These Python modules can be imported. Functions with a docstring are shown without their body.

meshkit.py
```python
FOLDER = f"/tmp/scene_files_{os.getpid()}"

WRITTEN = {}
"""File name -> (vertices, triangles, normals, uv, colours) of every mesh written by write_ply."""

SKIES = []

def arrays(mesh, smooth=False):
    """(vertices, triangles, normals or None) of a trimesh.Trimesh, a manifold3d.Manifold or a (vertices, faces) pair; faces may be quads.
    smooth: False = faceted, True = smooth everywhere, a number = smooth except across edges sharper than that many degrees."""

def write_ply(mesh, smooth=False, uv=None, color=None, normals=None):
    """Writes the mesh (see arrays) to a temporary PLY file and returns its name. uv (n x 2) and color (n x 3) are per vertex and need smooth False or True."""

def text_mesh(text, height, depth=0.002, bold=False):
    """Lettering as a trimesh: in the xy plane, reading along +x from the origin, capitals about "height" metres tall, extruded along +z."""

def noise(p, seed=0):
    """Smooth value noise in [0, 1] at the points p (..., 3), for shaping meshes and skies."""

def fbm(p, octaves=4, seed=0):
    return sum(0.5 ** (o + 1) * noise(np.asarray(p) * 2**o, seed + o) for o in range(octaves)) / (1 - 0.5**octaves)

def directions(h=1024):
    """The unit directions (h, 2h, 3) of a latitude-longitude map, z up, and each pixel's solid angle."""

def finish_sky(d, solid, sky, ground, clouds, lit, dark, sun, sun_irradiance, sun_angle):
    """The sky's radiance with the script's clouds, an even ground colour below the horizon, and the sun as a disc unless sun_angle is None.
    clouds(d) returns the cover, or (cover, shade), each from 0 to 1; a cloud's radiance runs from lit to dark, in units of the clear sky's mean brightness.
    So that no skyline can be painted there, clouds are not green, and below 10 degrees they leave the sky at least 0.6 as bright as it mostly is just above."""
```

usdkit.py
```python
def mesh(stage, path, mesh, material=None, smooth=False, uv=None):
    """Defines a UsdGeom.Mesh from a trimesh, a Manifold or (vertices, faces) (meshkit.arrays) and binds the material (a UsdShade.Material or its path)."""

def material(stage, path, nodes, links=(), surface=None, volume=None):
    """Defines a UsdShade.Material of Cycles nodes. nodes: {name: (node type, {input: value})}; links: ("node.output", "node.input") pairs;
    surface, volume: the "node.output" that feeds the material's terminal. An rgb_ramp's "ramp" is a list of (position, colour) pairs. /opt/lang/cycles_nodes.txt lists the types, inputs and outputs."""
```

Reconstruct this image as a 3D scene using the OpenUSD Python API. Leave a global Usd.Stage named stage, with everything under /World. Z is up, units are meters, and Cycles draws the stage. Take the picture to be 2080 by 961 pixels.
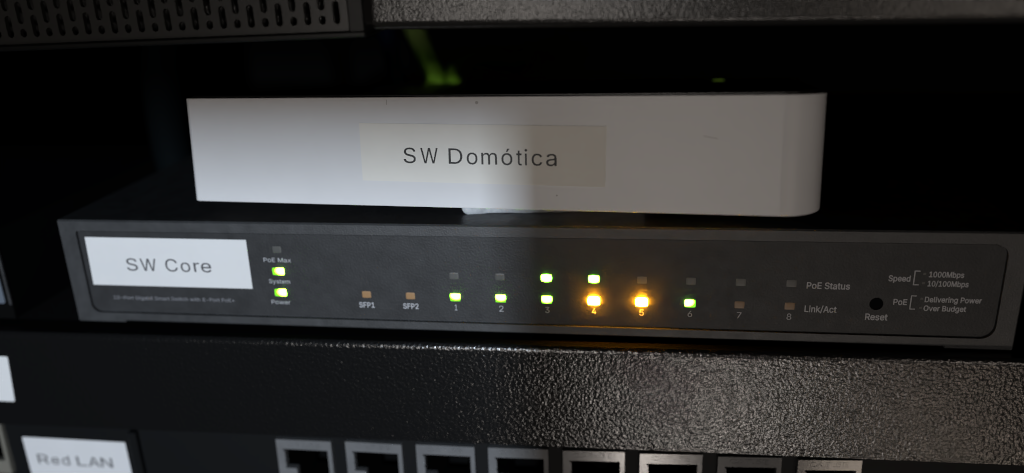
import math, numpy as np, trimesh, usdkit, meshkit
from manifold3d import Manifold, Mesh as MMesh
from shapely.geometry import Polygon, box as sbox, Point
from shapely import union_all
from shapely.geometry import LineString
from pxr import Usd, UsdGeom, UsdLux, UsdShade, Gf, Sdf

rng = np.random.default_rng(7)
stage = Usd.Stage.CreateInMemory()
UsdGeom.SetStageUpAxis(stage, UsdGeom.Tokens.z)
UsdGeom.SetStageMetersPerUnit(stage, 1.0)
UsdGeom.Xform.Define(stage, '/World')
MM = 0.001

# ------------------------------------------------------------------ camera
# all coordinates below are millimetres: the black switch's front is y = 0, x = 0..209, z = 0..26
CAM = np.array([131.263, -163.437, 81.408])
YAW, PITCH, ROLL, FPX = 0.152, 0.338, -0.036, 1671.25


def camera_axes():
    cy, sy, cp, sp = math.cos(YAW), math.sin(YAW), math.cos(PITCH), math.sin(PITCH)
    fwd = np.array([-sy * cp, cy * cp, -sp]); right = np.array([cy, sy, 0.0]); up = np.cross(right, fwd)
    cr, sr = math.cos(ROLL), math.sin(ROLL)
    return cr * right + sr * up, -sr * right + cr * up, fwd


def matrix(right, up, back, pos):
    return Gf.Matrix4d(*right, 0, *up, 0, *back, 0, *[p * MM for p in pos], 1)


cam = UsdGeom.Camera.Define(stage, '/World/camera')
r_, u_, f_ = camera_axes()
cam.AddTransformOp().Set(matrix(r_, u_, -f_, CAM))
cam.CreateHorizontalApertureAttr(36.0)
cam.CreateVerticalApertureAttr(36.0 * 473 / 1024)
cam.CreateFocalLengthAttr(36.0 * FPX / 2080)
cam.CreateClippingRangeAttr(Gf.Vec2f(0.005, 50))
cam.CreateFStopAttr(5.8)
cam.CreateFocusDistanceAttr(0.172)
cam.CreateExposureAttr(0.0)

# ------------------------------------------------------------------ lamps


def aim(d, pos):
    d = np.asarray(d, float) / np.linalg.norm(d); back = -d
    right = np.cross([0, 0, 1.0], back); right /= np.linalg.norm(right)
    return matrix(right, np.cross(back, right), back, pos)


def rect_lamp(name, pos, target, w, h, color, intensity):
    l = UsdLux.RectLight.Define(stage, '/World/' + name)
    l.CreateWidthAttr(w * MM); l.CreateHeightAttr(h * MM); l.CreateNormalizeAttr(True)
    l.CreateColorAttr(Gf.Vec3f(*color)); l.CreateIntensityAttr(intensity)
    l.AddTransformOp().Set(aim(np.asarray(target, float) - pos, pos))


# a small cool lamp out of view in front of the rack (an unseen box, built below, cuts its beam above and on the right);
# warm lamps out of view, low in front, straight ahead and to the right
LAMP = np.array([106.0, 0, 20]) + 900 * np.array([0.07, -0.99, 0.10])
rect_lamp('unseen_cool_lamp', LAMP, (70, 0, 15), 6, 12, (0.76, 0.885, 1.03), 2.15)  # unseen; lights the left half of both switches
rect_lamp('unseen_warm_lamp', np.array([147.5, -3, -13.5]) + 850 * np.array([0.087, -0.857, -0.507]), (147, 0, 0), 80, 80, (1.0, 0.90, 0.82), 0.135)  # unseen, low in front; placed for the glow on the shelf lip
rect_lamp('unseen_warm_lamp_001', np.array([200.4, -3, -19.2]) + 850 * np.array([0.343, -0.796, -0.499]), (190, 0, 0), 80, 80, (1.0, 0.82, 0.66), 0.048)  # unseen, low on the right; second glow on the lip, warmer jacks
rect_lamp('unseen_warm_lamp_003', (555, -850, -10), (170, 0, 45), 200, 150, (1.0, 0.86, 0.74), 0.11)  # unseen, to the right; lights the white switch's corner and the upper lip
rect_lamp('unseen_warm_lamp_002', (0, -900, 0), (90, 0, 50), 200, 150, (1.0, 0.92, 0.85), 0.315)  # unseen, straight ahead; lights the upper lip and the white front

# ------------------------------------------------------------------ materials
LOOKS = '/World/Looks/'


def pbr(name, color, rough, bump=None, spec=0.5, vary=0.0, vscale=40.0, coat=0.0, rough_vary=0.0):
    """bump: list of (kind, scale per metre, height in mm)"""
    nodes = {'geo': ('geometry', {}), 'p': ('principled_bsdf', {'base_color': color, 'roughness': rough, 'specular_ior_level': spec, 'coat_weight': coat, 'coat_roughness': 0.2})}
    links = []
    if vary:
        nodes['vn'] = ('noise_texture', {'scale': vscale, 'detail': 4.0, 'roughness': 0.6})
        nodes['vr'] = ('rgb_ramp', {'ramp': [(0.3, tuple(c * (1 - vary) for c in color)), (0.7, tuple(min(1, c * (1 + vary)) for c in color))]})
        links += [('geo.position', 'vn.vector'), ('vn.fac', 'vr.fac'), ('vr.color', 'p.base_color')]
    if rough_vary:
        nodes['rn'] = ('noise_texture', {'scale': vscale * 1.7, 'detail': 5.0, 'roughness': 0.65})
        nodes['rm'] = ('map_range', {'from_min': 0.3, 'from_max': 0.7, 'to_min': max(0.02, rough - rough_vary), 'to_max': min(1, rough + rough_vary), 'clamp': True})
        links += [('geo.position', 'rn.vector'), ('rn.fac', 'rm.value'), ('rm.result', 'p.roughness')]
    prev = None
    for i, (kind, scale, height) in enumerate(bump or []):
        t, b = f't{i}', f'b{i}'
        if kind == 'noise':
            nodes[t] = ('noise_texture', {'scale': scale, 'detail': 2.0, 'roughness': 0.5}); out = t + '.fac'
        else:
            nodes[t] = ('voronoi_texture', {'feature': 'smooth_f1', 'scale': scale, 'smoothness': 0.6}); out = t + '.distance'
        nodes[b] = ('bump', {'strength': 1.0, 'distance': height * MM})
        links += [('geo.position', t + '.vector'), (out, b + '.height')]
        if prev: links.append((prev + '.normal', b + '.normal'))
        prev = b
    if prev: links.append((prev + '.normal', 'p.normal'))
    return usdkit.material(stage, LOOKS + name, nodes, links, surface='p.BSDF')


def glow(name, color, lo, hi):
    """An LED's lens: emission follows the mesh's own primvar 'glow' (0 at the rim, 1 over the die)."""
    nodes = {'a': ('attribute', {'attribute': 'glow'}), 'm': ('map_range', {'from_min': 0.0, 'from_max': 1.0, 'to_min': lo, 'to_max': hi, 'clamp': True}), 'e': ('emission', {'color': color})}
    return usdkit.material(stage, LOOKS + name, nodes, [('a.fac', 'm.value'), ('m.result', 'e.strength')], surface='e.emission')


M = dict(
    case=pbr('black_powder_coat', (0.043, 0.044, 0.046), 0.42, [('noise', 2600, 0.05)], vary=0.18, vscale=220, rough_vary=0.08),
    panel=pbr('dark_panel_plastic', (0.033, 0.0335, 0.035), 0.45, spec=0.28, bump=[('noise', 2000, 0.06)], vary=0.16, vscale=180, rough_vary=0.07),
    shelf=pbr('wrinkled_black_enamel', (0.006, 0.006, 0.0062), 0.19, spec=0.85, bump=[('noise', 1380, 0.14)]),
    upper=pbr('fine_wrinkled_enamel', (0.024, 0.024, 0.024), 0.23, [('noise', 1900, 0.085)]),
    tray=pbr('black_sheet_metal', (0.010, 0.010, 0.0105), 0.5, [('noise', 1200, 0.06)]),
    plate=pbr('smooth_black_plate', (0.005, 0.0055, 0.006), 0.5, spec=0.15, bump=[('noise', 3000, 0.01)]),
    white=pbr('white_plastic', (0.67, 0.665, 0.67), 0.38, [('noise', 500, 0.004)], vary=0.02, vscale=60),
    gloss_black=pbr('glossy_black_plastic', (0.012, 0.012, 0.012), 0.3),
    paper_shaded=pbr('shaded_label_paper', (0.62, 0.62, 0.63), 0.6, vary=0.02, vscale=120),  # label paper darkened for the weaker light below the shelf
    paper=pbr('white_label_paper', (0.70, 0.70, 0.70), 0.55, vary=0.02, vscale=120),
    cream=pbr('cream_label_paper', (0.73, 0.705, 0.65), 0.5, vary=0.02, vscale=120),
    scuff=pbr('grey_scuff', (0.40, 0.39, 0.38), 0.6),
    ink=pbr('black_label_ink', (0.022, 0.020, 0.020), 0.5),
    grey_ink=pbr('faded_label_ink', (0.075, 0.075, 0.08), 0.5),
    legend=pbr('pale_grey_legend_ink', (0.43, 0.43, 0.45), 0.6),
    legend_dim=pbr('dim_grey_legend_ink', (0.22, 0.22, 0.24), 0.6),
    jack=pbr('grey_jack_plastic', (0.145, 0.145, 0.148), 0.16, [('noise', 900, 0.006)], vary=0.08, vscale=200),
    beige=pbr('beige_jack_plastic', (0.16, 0.15, 0.125), 0.45),
    hole=pbr('black_shade', (0.0025, 0.0025, 0.0025), 0.8, spec=0.05),  # black; also stands for the shade inside the jacks
    grille=pbr('dark_grille_metal', (0.028, 0.028, 0.027), 0.34, [('noise', 3000, 0.02)]),
    frame=pbr('black_frame_plastic', (0.006, 0.0065, 0.0065), 0.4, spec=0.3),
    felt=pbr('grey_felt_pad', (0.42, 0.43, 0.44), 0.85, [('noise', 700, 0.4), ('noise', 2500, 0.1)], vary=0.3, vscale=350),
    off=pbr('unlit_grey_lens', (0.085, 0.085, 0.08), 0.35),
    off_tan=pbr('unlit_amber_lens', (0.33, 0.19, 0.09), 0.35),
    off_brown=pbr('unlit_amber_lens_dim', (0.22, 0.13, 0.06), 0.35),
    green_cable=pbr('green_cable_sheath', (0.27, 0.42, 0.11), 0.4),
    blue_cable=pbr('navy_cable_sheath', (0.006, 0.012, 0.05), 0.6, spec=0.15),
    teal_cable=pbr('dark_teal_cable_sheath', (0.0016, 0.003, 0.0036), 0.8, spec=0.05),
    blue_grey=pbr('blue_grey_plastic', (0.11, 0.13, 0.16), 0.5),
    green=glow('green_led_light', (0.26, 1.0, 0.03), 1.2, 60.0),
    unseen_green=glow('unseen_green_glow', (0.75, 1.0, 0.3), 4.0, 13.0),  # for the unseen light behind the white switch
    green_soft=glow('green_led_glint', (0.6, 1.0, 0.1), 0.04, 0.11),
    amber=glow('amber_led_light', (1.0, 0.36, 0.006), 60.0, 700.0),
)

# ------------------------------------------------------------------ helpers
used = {}


def numbered(path):
    n = used.get(path, -1) + 1; used[path] = n
    return path if n == 0 else f'{path}_{n:03d}'


def keys(p, label=None, cat=None, group=None, kind=None):
    for k, v in (('label', label), ('category', cat), ('group', group), ('kind', kind)):
        if v: p.SetCustomDataByKey(k, v)


def thing(name, label, cat, group=None, at=(0, 0, 0), xf=None):
    x = UsdGeom.Xform.Define(stage, numbered('/World/' + name))
    if xf is not None: x.AddTransformOp().Set(xf)
    else: x.AddTranslateOp().Set(Gf.Vec3d(*[a * MM for a in at]))
    keys(x.GetPrim(), label, cat, group)
    return x.GetPrim()


def tm(m):
    if isinstance(m, Manifold):
        k = m.to_mesh(); return trimesh.Trimesh(k.vert_properties[:, :3], k.tri_verts, process=False)
    if isinstance(m, (list, tuple)): return trimesh.util.concatenate([tm(a) for a in m])
    return m


def part(parent, name, mesh, mat, smooth=35, label=None, kind=None, origin=(0, 0, 0), var=None, **top):
    """One Mesh prim under PARENT (a prim, or None for a top-level mesh); MESH in millimetres, in scene coordinates less ORIGIN."""
    mesh = tm(mesh)
    v = (np.array(mesh.vertices) - np.asarray(origin, float)) * MM
    path = numbered((parent.GetPath().pathString if parent else '/World') + '/' + name)
    g = usdkit.mesh(stage, path, trimesh.Trimesh(v, mesh.faces, process=False), M[mat], smooth=smooth if var is None else True)
    if var is not None:
        UsdGeom.PrimvarsAPI(g).CreatePrimvar('glow', Sdf.ValueTypeNames.FloatArray, 'vertex').Set([float(a) for a in var])
    keys(g.GetPrim(), label, kind=kind, **top)
    return g.GetPrim()


def hull(p): return Manifold.hull_points(np.asarray(p, np.float32))


def cbox(x0, x1, y0, y1, z0, z1, c=0.3):
    pts = []
    for x, sx in ((x0, 1), (x1, -1)):
        for y, sy in ((y0, 1), (y1, -1)):
            for z, sz in ((z0, 1), (z1, -1)):
                pts += [(x, y + sy * c, z + sz * c), (x + sx * c, y, z + sz * c), (x + sx * c, y + sy * c, z)]
    return hull(pts)


def bx(x0, x1, y0, y1, z0, z1): return Manifold.cube([x1 - x0, y1 - y0, z1 - z0]).translate([x0, y0, z0])


def rrect(x0, z0, x1, z1, r, n=6):
    """r: radius, or (bottom left, bottom right, top right, top left)"""
    r = (r,) * 4 if np.ndim(r) == 0 else r
    pts = []
    for (cx, cz, a0), q in zip(((x0, z0, 180), (x1, z0, 270), (x1, z1, 0), (x0, z1, 90)), r):
        px = cx + (q if cx == x0 else -q); pz = cz + (q if cz == z0 else -q)
        for k in range(n + 1):
            a = math.radians(a0 + 90 * k / n); pts.append((px + q * math.cos(a), pz + q * math.sin(a)))
    return Polygon(pts)


TURN = np.array([[1, 0, 0], [0, 0, -1], [0, 1, 0]], float)   # (x, y, up) of a drawing -> x, -depth, z


def sheet(poly, y_back, depth):
    """A drawing in the x-z plane given thickness: from y_back forward (towards -y)."""
    t = [trimesh.creation.extrude_polygon(g, depth, engine='earcut') for g in getattr(poly, 'geoms', [poly])]
    t = trimesh.util.concatenate(t)
    t.vertices = t.vertices @ TURN.T + [0, y_back, 0]
    return t


def solid(t):
    t = tm(t); t.merge_vertices()
    return Manifold(MMesh(np.asarray(t.vertices, np.float32), np.asarray(t.faces, np.uint32)))


def fit_text(text, x0, x1, z, h, y, bold=False, thick=0.03):
    """Lettering between x0 and x1, baseline at z, capitals h tall, standing THICK proud of the plane y."""
    t = meshkit.text_mesh(text, h, thick, bold)
    v = np.array(t.vertices); w = v[:, 0].max() - v[:, 0].min()
    v[:, 0] = (v[:, 0] - v[:, 0].min()) * (x1 - x0) / w + x0
    v[:, 1] += z
    t.vertices = v @ TURN.T + [0, y, 0]
    return t


def glyphs(spans, z, h, y, thick=0.03, slope=0.0):
    return trimesh.util.concatenate([fit_text(c, a, b, z + slope * (a - spans[0][1]), h, y, False, thick) for c, a, b in spans])


def tube(points, r, n=12):
    from scipy.interpolate import CubicSpline
    p = np.asarray(points, float)
    s = np.r_[0, np.cumsum(np.linalg.norm(np.diff(p, axis=0), axis=1))]
    q = CubicSpline(s, p)(np.linspace(0, s[-1], 40))
    t = np.gradient(q, axis=0); t /= np.linalg.norm(t, axis=1, keepdims=True)
    a = np.cross(t, [0.31, 0.2, 0.93]); a /= np.linalg.norm(a, axis=1, keepdims=True); b = np.cross(t, a)
    ang = np.arange(n) * 2 * np.pi / n
    v = (q[:, None] + r * (np.cos(ang)[None, :, None] * a[:, None] + np.sin(ang)[None, :, None] * b[:, None])).reshape(-1, 3)
    f = []
    for i in range(len(q) - 1):
        for j in range(n):
            k = (j + 1) % n
            f += [(i * n + j, (i + 1) * n + k, i * n + k), (i * n + j, (i + 1) * n + j, (i + 1) * n + k)]
    for ring, flip in ((0, 1), (len(q) - 1, 0)):
        for j in range(1, n - 1):
            g = (ring * n, ring * n + j, ring * n + j + 1); f.append(g[::-1] if flip else g)
    m = trimesh.Trimesh(v, f, process=False); trimesh.repair.fix_normals(m); return m


def lens(cx, cz, w, h, y, proud, spot=(0, 0), nx=16, nz=12, rimmed=False):
    """A small light-pipe end: a rounded cushion standing PROUD of the panel; returns mesh and glow values."""
    u, t = np.meshgrid(np.linspace(-1, 1, nx), np.linspace(-1, 1, nz), indexing='xy')
    k = (1 - 0.06 * u**2 * t**2)                       # softened corners
    X, Z = cx + u * w / 2 * k, cz + t * h / 2 * k
    rim = np.minimum(1, 2.6 * np.minimum(1 - np.abs(u), 1 - np.abs(t)))
    Y = y - proud * (0.45 + 0.55 * np.sqrt(np.clip(rim, 0, 1)))
    g = np.clip(1.12 - 0.62 * np.sqrt(((u - spot[0]) / 1.0) ** 2 + ((t - spot[1]) / 1.0) ** 2) ** 2.2, 0, 1)
    if rimmed: g = np.clip(np.minimum((1 - np.abs(u)) / 0.34, (1 - np.abs(t)) / 0.38), 0, 1) ** 1.5
    front = np.stack([X, Y, Z], -1).reshape(-1, 3)
    idx = np.arange(nx * nz).reshape(nz, nx)
    f = []
    for i in range(nz - 1):
        for j in range(nx - 1):
            a, b, c, d = idx[i, j], idx[i, j + 1], idx[i + 1, j + 1], idx[i + 1, j]
            f += [(a, b, c), (a, c, d)]
    loop = list(idx[0, :]) + list(idx[1:, -1]) + list(idx[-1, -2::-1]) + list(idx[-2:0:-1, 0])
    back = front[loop].copy(); back[:, 1] = y + 0.1
    n0 = len(front); L = len(loop)
    for i in range(L):
        j = (i + 1) % L
        f += [(loop[i], n0 + i, n0 + j), (loop[i], n0 + j, loop[j])]
    v = np.vstack([front, back]); G = np.r_[g.ravel(), g.ravel()[loop] * 0.6]
    m = trimesh.Trimesh(v, f, process=False)
    return m, G


# ================================================================== the rack around
RAIL = math.radians(0.42)                              # the shelf's lip dips a little to the left


def dip(m, x0, z0, slope):
    m = tm(m).copy(); v = np.array(m.vertices); v[:, 2] += slope * (v[:, 0] - x0); m.vertices = v; return m


# rear wall of the rack
part(None, 'rear_wall', bx(-150, 480, 420, 424, -120, 170), 'hole', kind='structure')

# lower shelf
sh = thing('rack_shelf', 'black wrinkle-painted metal shelf with deep front lip carrying both network switches', 'shelf')
X0, X1 = -70.0, 420.0
# lip: a bent sheet, front face at y = -3, top edge rounded
prof = []
rt, zt = 2.4, -1.05
for k in range(8):
    a = math.radians(42 * k / 7); prof.append((-3 + rt - rt * math.cos(a), zt - rt * math.sin(math.radians(42)) + rt * math.sin(a)))
outline = [(-3, -26.3)] + prof + [(4.0, zt), (4.0, -3.2), (-1.5, -4.4), (-1.5, -26.3)]



def extrude_x(poly, xa, xb):
    t = trimesh.creation.extrude_polygon(Polygon(poly), xb - xa, engine='earcut')
    v = np.array(t.vertices); t.vertices = np.c_[v[:, 2] + xa, v[:, 0], v[:, 1]]
    trimesh.repair.fix_normals(t); return t


lip = extrude_x(outline, X0, X1)
v = np.array(lip.vertices)
v[:, 2] += 0.0076 * (v[:, 0] - 117.0) + np.where(v[:, 2] < -20, 0.0050 * (v[:, 0] - 117), 0)
lip.vertices = v
part(sh, 'front_lip', lip, 'shelf', smooth=50)
part(sh, 'tray', dip(bx(X0, X1, 4.0, 300, -3.0, -1.1), 117, 0, 0.0076), 'tray')
st = sheet(rrect(-60, -21.25, -18.9, -8.65, 0.4), -3.0, 0.12)
v = np.array(st.vertices); v[:, 0] += -0.098 * (v[:, 2] + 8.65) * -1; st.vertices = v
part(sh, 'name_label', st, 'paper', label='white paper label stuck to the left of the shelf lip')

# upper shelf
up = thing('rack_shelf', 'black grained metal shelf lip across the top right edge', 'shelf')
o2 = [(-5, 100.0)]
r2 = 2.0
arc = [(-5 + r2 - r2 * math.cos(math.radians(a)), 66.35 + r2 - r2 * math.sin(math.radians(a))) for a in np.linspace(0, 90, 9)]
o2 = [(-5, 100)] + arc + [(6, 66.35), (6, 67.6), (-2.6, 68.2), (-3.4, 69), (-3.4, 100)]
part(up, 'front_lip', dip(extrude_x(o2, -70, 420), 141, 0, -0.011), 'upper', smooth=50)
part(up, 'tray', dip(bx(-70, 420, 6.02, 419, 66.5, 67.6), 141, 0, -0.011), 'tray')

# out of view, placed to shape the cool beam: a box with an open mouth 300 mm in front of the light, its right and upper lips cutting the beam
lh = thing('unseen_beam_box', 'unseen dark box around the cool lamp, placed to cut its beam right and above', 'beam blocker')
MOUTH = LAMP[1] + 300


def through(p): k = 300 / (p[1] - LAMP[1]); return LAMP + (np.asarray(p, float) - LAMP) * k


mr, mt = through((106, -3, 10))[0], through((60, 3, 41))[2]
part(lh, 'beam_mask', sheet(sbox(mr - 90, mt - 60, mr + 75, mt + 50).difference(sbox(mr - 80, mt - 50, mr, mt)), MOUTH + 2, 2), 'hole', smooth=False)
shell_ = bx(mr - 90, mr + 75, LAMP[1] - 40, MOUTH, mt - 60, mt + 50) - bx(mr - 87, mr + 72, LAMP[1] - 37, MOUTH + 5, mt - 57, mt + 47)
part(lh, 'case', shell_, 'hole', smooth=False)

# perforated unit hanging in front at the upper left
pu = thing('perforated_unit', 'black device with slotted metal grille front at the top left corner', 'rack device')
PY = -9.0
PS = 0.0178


def psl(m): return dip(m, 81, 0, PS)


grid = sbox(-40, 67.55, 77.9, 96.5)
holes = []
for c in range(0, 41):
    x = 75.55 - 2.865 * c
    for k in range(-1, 6):
        z0 = (68.85 if c % 2 == 0 else 66.25) + 5.25 * k
        z1 = z0 + 4.3
        z0, z1 = max(z0, 68.85), min(z1, 95.5)
        if z1 - z0 < 0.8: continue
        holes.append(LineString([(x, z0 + 0.68), (x, max(z1 - 0.68, z0 + 0.70))]).buffer(0.68, quad_segs=4))
part(pu, 'grille', psl(sheet(grid.difference(union_all(holes)), PY + 0.9, 0.9)), 'grille', smooth=20)
part(pu, 'side_frame', psl(cbox(77.92, 81.2, PY - 0.8, 60, 67.15, 97, 0.35)), 'frame')
part(pu, 'bottom_frame', psl(cbox(-40, 81.25, PY - 1.0, 60, 66.3, 67.5, 0.3)), 'frame')
part(pu, 'inner_case', psl(bx(-40, 77.9, 8, 60, 67.55, 97)), 'hole')

# ================================================================== patch panel
pp = thing('patch_panel', 'black patch panel with eight grey jacks and a Red LAN label below the shelf', 'patch panel')
JX = [(46.1, 60.1), (63.75, 77.8), (81.35, 95.5), (98.8, 112.95), (116.4, 130.6), (134.0, 148.05), (151.4, 165.4), (168.7, 182.5)]


def jz(x): return -29.95 + 0.0165 * (x - 53)           # the row of jacks climbs like the lip


plate = sbox(7.6, -75, 330, -24)
for a, b in JX: plate = plate.difference(sbox(a - 0.12, jz((a + b) / 2) - 16.6, b + 0.12, jz((a + b) / 2) + 0.1))
part(pp, 'face_plate', sheet(plate, 2.0, 1.6), 'plate', smooth=20)
lp = sbox(-80, -75, 7.4, -24).difference(sbox(-43.1, -43.25, -28.3, -28.0))
part(pp, 'blank_plate', sheet(lp, 2.0, 1.75), 'plate', smooth=20)
part(pp, 'ridge', cbox(7.0, 9.2, -1.2, 1.5, -75, -29.9, 0.3), 'plate')
part(pp, 'rear_cover', bx(-80, 330, 14, 15, -75, -28.5), 'hole')


def jack(parent, a, b, zt, mat, letters, turn=0.0):
    zb = zt - 16.4
    f = solid(sheet(sbox(a, zb, b, zt), 1.0, 1.6))
    # face chamfer on the right flank, opening with stepped left edge and a latch shoulder
    open_ = Polygon([(a + 1.55, zt - 2.55), (b - 1.05, zt - 2.55), (b - 1.05, zt - 12.5), (b - 4.0, zt - 12.5), (b - 4.0, zt - 14.4), (a + 4.6, zt - 14.4), (a + 4.6, zt - 12.5),
                     (a + 4.6, zt - 7.9), (a + 1.75, zt - 7.9), (a + 1.95, zt - 7.5), (a + 2.0, zt - 6.3), (a + 1.75, zt - 5.6), (a + 2.0, zt - 5.4), (a + 1.95, zt - 3.2), (a + 1.55, zt - 2.9)])
    f = f - solid(sheet(open_, 2, 4.0))
    sock = sheet(sbox(a + 0.3, zb + 0.3, b - 0.3, zt - 0.3).difference(open_), 12.0, 11.0)
    cx, ct, st = (a + b) / 2, math.cos(math.radians(turn)), math.sin(math.radians(turn))

    def tilt(m):
        m = tm(m).copy(); v = np.array(m.vertices); x, y = v[:, 0] - cx, v[:, 1].copy()
        v[:, 0], v[:, 1] = cx + x * ct - y * st, x * st + y * ct + 0.035 * (v[:, 2] - zt + 1.3); m.vertices = v; return m

    j = part(parent, 'keystone_jack', tilt(f), mat, smooth=20)
    part(j, 'shaded_socket', tilt(sock), 'hole', smooth=20)  # lining coloured black for the shade inside the jack
    if letters:
        part(j, 'lettering', tilt(fit_text('CAT.5E', a + 2.6, b - 2.9, zt - 1.75, 1.15, -0.6, True, 0.08)), mat, smooth=20)
    pins = [bx(a + 3.2 + 1.02 * k, a + 3.55 + 1.02 * k, 5.0, 11.4, zt - 3.4, zt - 3.1) for k in range(8)]
    part(j, 'contacts', pins, 'hole', smooth=False)
    return j


for i, (a, b) in enumerate(JX): jack(pp, a, b, jz((a + b) / 2), 'jack', True, (0.5, -0.4, 0.6, 2.0, 2.8, 3.2, 3.4, 4.2)[i])
lj = jack(pp, -43.0, -28.45, -28.1, 'beige', False); keys(lj, 'beige jack frame cut off by the left border')
nl = part(pp, 'name_label', sheet(rrect(-23.9, -48.0, 5.0, -33.75, 0.3), 0.25, 0.12), 'paper_shaded')
u = 21.15 / 1055
part(nl, 'lettering', glyphs([(c, -20.95 + (a - 545) * u, -20.95 + (b - 545) * u) for c, a, b in (('R', 545, 700), ('e', 740, 850), ('d', 890, 995), ('L', 1100, 1240), ('A', 1265, 1420), ('N', 1440, 1600))], -41.6, 2.85, 0.13), 'grey_ink', smooth=20)

# ================================================================== black switch
sw = thing('network_switch', 'black ten-port network switch with lit indicators and SW Core label, on the shelf', 'network switch')
inner = rrect(4.3, 2.55, 205.0, 23.1, (2.2, 2.8, 2.6, 0.7))
case = cbox(0, 209, 0, 126, 0.45, 25.7, 0.35)
case = case - solid(sheet(inner, 0.85, 2.0))
case = case + cbox(0, 12.4, 0.02, 10, 0.02, 1.4, 0.3) + cbox(195.6, 209, 0.02, 10, 0.02, 1.4, 0.3)
part(sw, 'housing', case, 'case', smooth=30)
FP = 0.5                                              # the front panel's face
HOLE = Point(181.55, 9.55).buffer(1.38, quad_segs=8)
pan = sheet(rrect(4.55, 2.85, 204.72, 22.85, (2.0, 2.6, 2.4, 0.6)).difference(HOLE), 0.8, 0.3)
part(sw, 'front_panel', pan, 'panel', smooth=20)
# reset pinhole: a dark cup sunk behind the panel
cup = solid(sheet(HOLE.buffer(-0.02), 0.83, 0.02))
part(sw, 'reset_hole', cup, 'hole', smooth=20, label='round black reset pinhole')
part(sw, 'rubber_foot', trimesh.creation.cylinder(5, 1.5, sections=24).apply_translation([24, 16, -0.35]), 'hole')
part(sw, 'rubber_foot', trimesh.creation.cylinder(5, 1.2, sections=24).apply_translation([185, 16, 0.0]), 'hole')

nl = part(sw, 'name_label', sheet(Polygon([(5.75, 9.55), (45.55, 9.48), (45.65, 21.4), (6.1, 21.48)]), FP - 0.002, 0.12), 'paper')
u = 21.0 / 588
part(nl, 'lettering', glyphs([(c, 15.25 + (a - 612) * u, 15.25 + (b - 612) * u) for c, a, b in (('S', 612, 690), ('W', 712, 822), ('C', 885, 968), ('o', 990, 1055), ('r', 1080, 1120), ('e', 1130, 1200))], 13.35, 3.05, FP - 0.122), 'grey_ink', smooth=20)

# printed legends: text, x0, x1, baseline, capital height
LEG = [('10-Port Gigabit Smart Switch with 8-Port PoE+', 10.15, 40.6, 5.95, 0.85), ('PoE Max', 49.15, 55.65, 16.15, 1.0), ('System', 49.75, 54.75, 10.95, 1.0), ('Power', 49.65, 54.2, 5.8, 1.0),
       ('SFP1', 70.6, 74.2, 5.55, 1.25), ('SFP2', 80.85, 84.4, 5.55, 1.25),
       ('PoE Status', 167.45, 176.0, 12.65, 1.4), ('Link/Act', 167.45, 173.85, 7.35, 1.4), ('Reset', 179.65, 184.05, 5.92, 1.4),
       ('Speed', 183.3, 187.5, 14.7, 1.25), ('PoE', 184.8, 187.45, 9.5, 1.25), ('1000Mbps', 190.95, 197.55, 15.75, 1.15), ('10/100Mbps', 190.9, 198.65, 13.75, 1.15), ('Delivering Power', 190.8, 201.65, 10.25, 1.15), ('Over Budget', 190.8, 198.95, 8.3, 1.15)]
for t, a, b, z, h in LEG:
    part(sw, 'printed_legend', fit_text(t, a, b, z, h, FP + 0.005, h > 1.1), 'legend' if h > 0.9 else 'legend_dim', smooth=20)
PX = [92.93 + 10.21 * i for i in range(8)]
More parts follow.
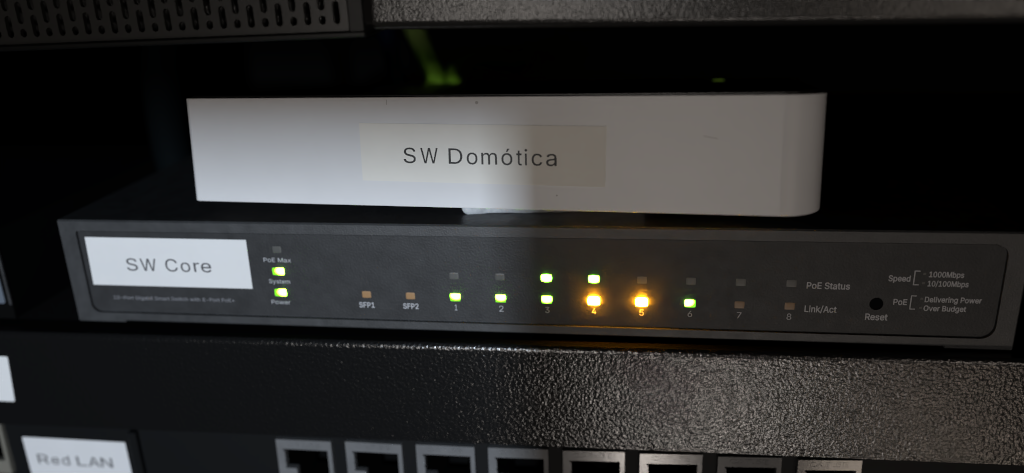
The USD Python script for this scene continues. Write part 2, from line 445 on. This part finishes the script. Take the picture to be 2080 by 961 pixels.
for i, x in enumerate(PX):
    w = 0.55 if i == 0 else 0.95
    part(sw, 'port_number', fit_text(str(i + 1), x - w / 2 + 0.05, x + w / 2 + 0.05, 5.45, 1.4, FP + 0.005, False), 'legend', smooth=20)


def bracket(x, z0, z1):
    return sheet(union_all([sbox(x, z0, x + 0.2, z1), sbox(x, z1 - 0.2, x + 1.1, z1), sbox(x, z0, x + 1.1, z0 + 0.2)]), FP + 0.005, 0.03)


part(sw, 'printed_bracket', bracket(188.1, 13.9, 17.1), 'legend', smooth=False)
part(sw, 'printed_bracket', bracket(188.05, 8.5, 11.65), 'legend', smooth=False)
for x, z in ((189.9, 16.4), (189.9, 14.4), (190.0, 10.95), (190.0, 8.95)):
    part(sw, 'legend_mark', sheet(sbox(x - 0.1, z - 0.22, x + 0.45, z + 0.22), FP + 0.005, 0.03), 'off', smooth=False)


def led(x, z, mat, w, h, proud, spot=(0.1, 0.2), label=None):
    m, g = lens(x, z, w, h, FP, proud, spot, rimmed=False)
    part(sw, 'indicator_light', m, mat, var=g, label=label)


def unlit(x, z, mat, label, w=2.05, h=1.6):
    m, g = lens(x, z, w, h, FP, 0.06)
    part(sw, 'indicator_light', m, mat, label=label)


unlit(52.65, 19.15, 'off', 'unlit grey indicator above the PoE Max legend')
led(52.3, 13.9, 'green', 2.75, 1.75, 0.22, (0.75, 0.25), 'lit green indicator above the System legend')
led(52.15, 8.67, 'green', 2.75, 1.75, 0.22, (0.75, 0.25), 'lit green indicator above the Power legend')
unlit(72.56, 8.75, 'off_tan', 'unlit tan indicator above the SFP1 legend')
unlit(82.72, 8.67, 'off_tan', 'unlit tan indicator above the SFP2 legend')
low = [('green', (0.25, 0.7)), ('green', (0.1, 0.7)), ('green', (0, 0.45)), ('amber', (0, 0)), ('amber', (0, 0)), ('green', (-0.5, 0.5)), None, None]
for i, x in enumerate(PX):
    word = ['one', 'two', 'three', 'four', 'five', 'six', 'seven', 'eight'][i]
    if i in (2, 3): led(x, 13.72, 'green', 2.35, 1.75, 0.3, (0, 0.15), f'lit green upper indicator of port {word}')
    else: unlit(x, 13.7, 'off', f'unlit grey upper indicator of port {word}')
    if low[i] is None: unlit(x, 8.55, 'off_brown', f'unlit brown lower indicator of port {word}')
    elif low[i][0] == 'amber': led(x, 8.75, 'amber', 2.7, 2.0, 0.8, low[i][1], f'glowing amber lower indicator of port {word}')
    else: led(x, 8.6, 'green', 2.3, 1.75, 0.3, low[i][1], f'lit green lower indicator of port {word}')

# ================================================================== white switch
RB = np.array([[0.99505, 0.09934, -0.0022], [-0.09836, 0.98792, 0.11971], [0.01407, -0.1189, 0.99281]])
OB = np.array([33.312, 3.144, 29.63])
KB = 1.0
xf = Gf.Matrix4d(*RB[:, 0], 0, *RB[:, 1], 0, *RB[:, 2], 0, *(OB * MM), 1)
wb = thing('network_switch', 'white slim network switch with rounded right corner and SW Domótica label', 'network switch', xf=xf)
BW, BH, BD = 134.5, 22.9, 70.0


def plan(inset=0.0, d0=0.0, d1=BD):
    rr, rl, n = 8.2 - inset, 1.2, 12
    pts = [(inset, d1), (inset, d0 + rl + inset)] if d1 else []
    pts += [(inset + rl - rl * math.cos(a), d0 + inset + rl - rl * math.sin(a)) for a in np.linspace(0, math.pi / 2, 5)]
    pts += [(BW - inset - rr + rr * math.sin(a), d0 + inset + rr - rr * math.cos(a)) for a in np.linspace(0, math.pi / 2, n)]
    pts += [(BW - inset, d1)]
    return pts


SHEAR = 0.062


def lean(m):
    m = tm(m).copy(); v = np.array(m.vertices); v[:, 2] += SHEAR * v[:, 1] * (1 - v[:, 2] / BH); m.vertices = v * KB; return m


def slab(pts, z0, z1, c=0.25, cpts=None):
    cpts = cpts or pts
    return hull([(x, y, z) for x, y in pts for z in (z0 + c, z1 - c)] + [(x, y, z) for x, y in cpts for z in (z0, z1)])


shell = slab(plan(), 0, BH, 0.12, plan(0.12))
front = shell ^ bx(-5, BW + 5, -5, 12.0, -5, BH + 5)
rear = (shell ^ bx(-5, BW + 5, 12.02, 200, -5, BH - 0.1))
front = front - bx(BW - 8.15, BW - 8.03, -1, 0.14, -1, BH + 1)
front = front - solid(sheet(Polygon([(95.45, BH + 1), (95.62, BH + 1), (94.35, 18.6), (94.2, 18.6)]), 0.08, 1.0))
part(wb, 'front_shell', lean(front), 'white', smooth=30)
part(wb, 'rear_case', lean(rear), 'gloss_black', smooth=30, label='dark glossy body behind the white front')
for q in (Point(67.2, 21.7).buffer(0.32), sbox(47.7, 21.3, 47.84, 22.4), Point(83.5, 3.1).buffer(0.18), LineString([(112, 15.2), (114.6, 14.7)]).buffer(0.06)):
    part(wb, 'scuff', lean(sheet(q, 0.0, 0.015)), 'scuff', smooth=False)
# a glossy lid sunk into the white front's top
lid = slab([(x, y) for x, y in plan(0.9)], BH + 0.01, BH + 0.5, 0.15, plan(1.05))
part(wb, 'lid', lean(lid), 'gloss_black', smooth=30, label='dark glossy lid')
lab = sheet(Polygon([(41.5, 5.45), (93.25, 5.0), (93.5, 17.0), (41.4, 17.6)]), -0.001, 0.11)
lb = part(wb, 'name_label', lab.apply_scale(KB), 'cream')
PXL = lambda p: float(np.interp(p, [821, 941, 1062, 1132], [51.04, 63.97, 76.5, 83.64]))
SP = [(c, PXL(a), PXL(b)) for c, a, b in (('S', 821, 846), ('W', 856, 891), ('D', 912.5, 940), ('o', 949, 971), ('m', 979, 1011), ('ó', 1020, 1042), ('t', 1050, 1061), ('i', 1067, 1072), ('c', 1081, 1102), ('a', 1110, 1131))]
part(lb, 'lettering', glyphs(SP, 9.3, 3.2, -0.111, slope=-0.006).apply_scale(KB), 'ink', smooth=20)
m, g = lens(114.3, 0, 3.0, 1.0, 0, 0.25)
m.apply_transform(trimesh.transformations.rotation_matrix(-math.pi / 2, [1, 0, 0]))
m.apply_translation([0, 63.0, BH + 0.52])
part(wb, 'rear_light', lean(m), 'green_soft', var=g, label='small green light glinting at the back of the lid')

m, g = lens(33.6, 17.3, 3.2, 2.6, 0, 0.3)  # out of view behind the case; placed to light the green cables
m.apply_transform(trimesh.transformations.rotation_matrix(math.pi, [0, 0, 1])); m.apply_translation([67.2, 70.3, 0])
part(wb, 'unseen_green_light', lean(m), 'unseen_green', var=g, label='unseen green light behind the case, placed to light the green cables')

# ================================================================== pad under the white switch
pts = []
for x, r in ((95.4, 1.5), (134, 0.9)):
    for a in np.linspace(0, 2 * math.pi, 14, endpoint=False):
        for y in (7.6, 24): pts.append((x + r * math.cos(a) * (1 if x < 100 else 0.2), y + (x - 95) * 0.10, 27.6 + 1.9 * math.sin(a)))
pad = solid(trimesh.Trimesh(*[np.array(k) for k in (tm(hull(pts)).vertices, tm(hull(pts)).faces)], process=True)).refine_to_length(0.6)
pm = tm(pad); v = np.array(pm.vertices)
v[:, 1] += 0.9 * (meshkit.fbm(v * [0.25, 0.1, 0.5], 3, 3) - 0.5)
v[:, 2] = np.maximum(v[:, 2] + 0.25 * (meshkit.fbm(v * 0.35, 3, 9) - 0.5), 25.72); pm.vertices = v
part(None, 'wedge_pad', pm, 'felt', smooth=True, **{'label': 'crumpled grey pad wedged between the white switch and the black one', 'cat': 'pad'})

# ================================================================== neighbour at the left border
nd = thing('rack_device', 'dark device with pale blue-grey face cut off by the left border', 'rack device')
part(nd, 'case', cbox(-120, -18.6, 2, 90, -1.0, 22, 0.2), 'hole')
part(nd, 'face_panel', sheet(rrect(-118, 3.3, -20.1, 14.2, 0.6), 1.99, 0.25), 'blue_grey')
part(nd, 'edge_trim', cbox(-19.0, -18.5, 1.6, 2.3, 3.0, 20.0, 0.1), 'case')

# ================================================================== cables behind
part(None, 'network_cable', tube([(75, 82, 36), (73, 83, 42), (70, 84, 49), (64, 90, 60), (52, 105, 76), (30, 130, 92)], 3.2), 'green_cable', smooth=True, label='green network cable rising behind the white switch', cat='cable')
part(None, 'network_cable', tube([(84, 88, 34), (79, 83, 41), (77.5, 84, 45), (79, 92, 48), (84, 110, 47), (90, 150, 42)], 2.6), 'green_cable', smooth=True, label='short bright green cable stub beside the rising green cable', cat='cable')
part(None, 'network_cable', tube([(58, 88, 36), (57, 90, 46), (53, 96, 62), (45, 112, 88)], 2.8), 'blue_cable', smooth=True, label='navy blue cable left of the green cables', cat='cable')
part(None, 'network_cable', tube([(-8, 70, -1), (-13, 74, 25), (-16, 80, 45), (-12, 95, 75)], 6.0), 'teal_cable', smooth=True, label='thick dark teal cable standing left of the white switch', cat='cable')
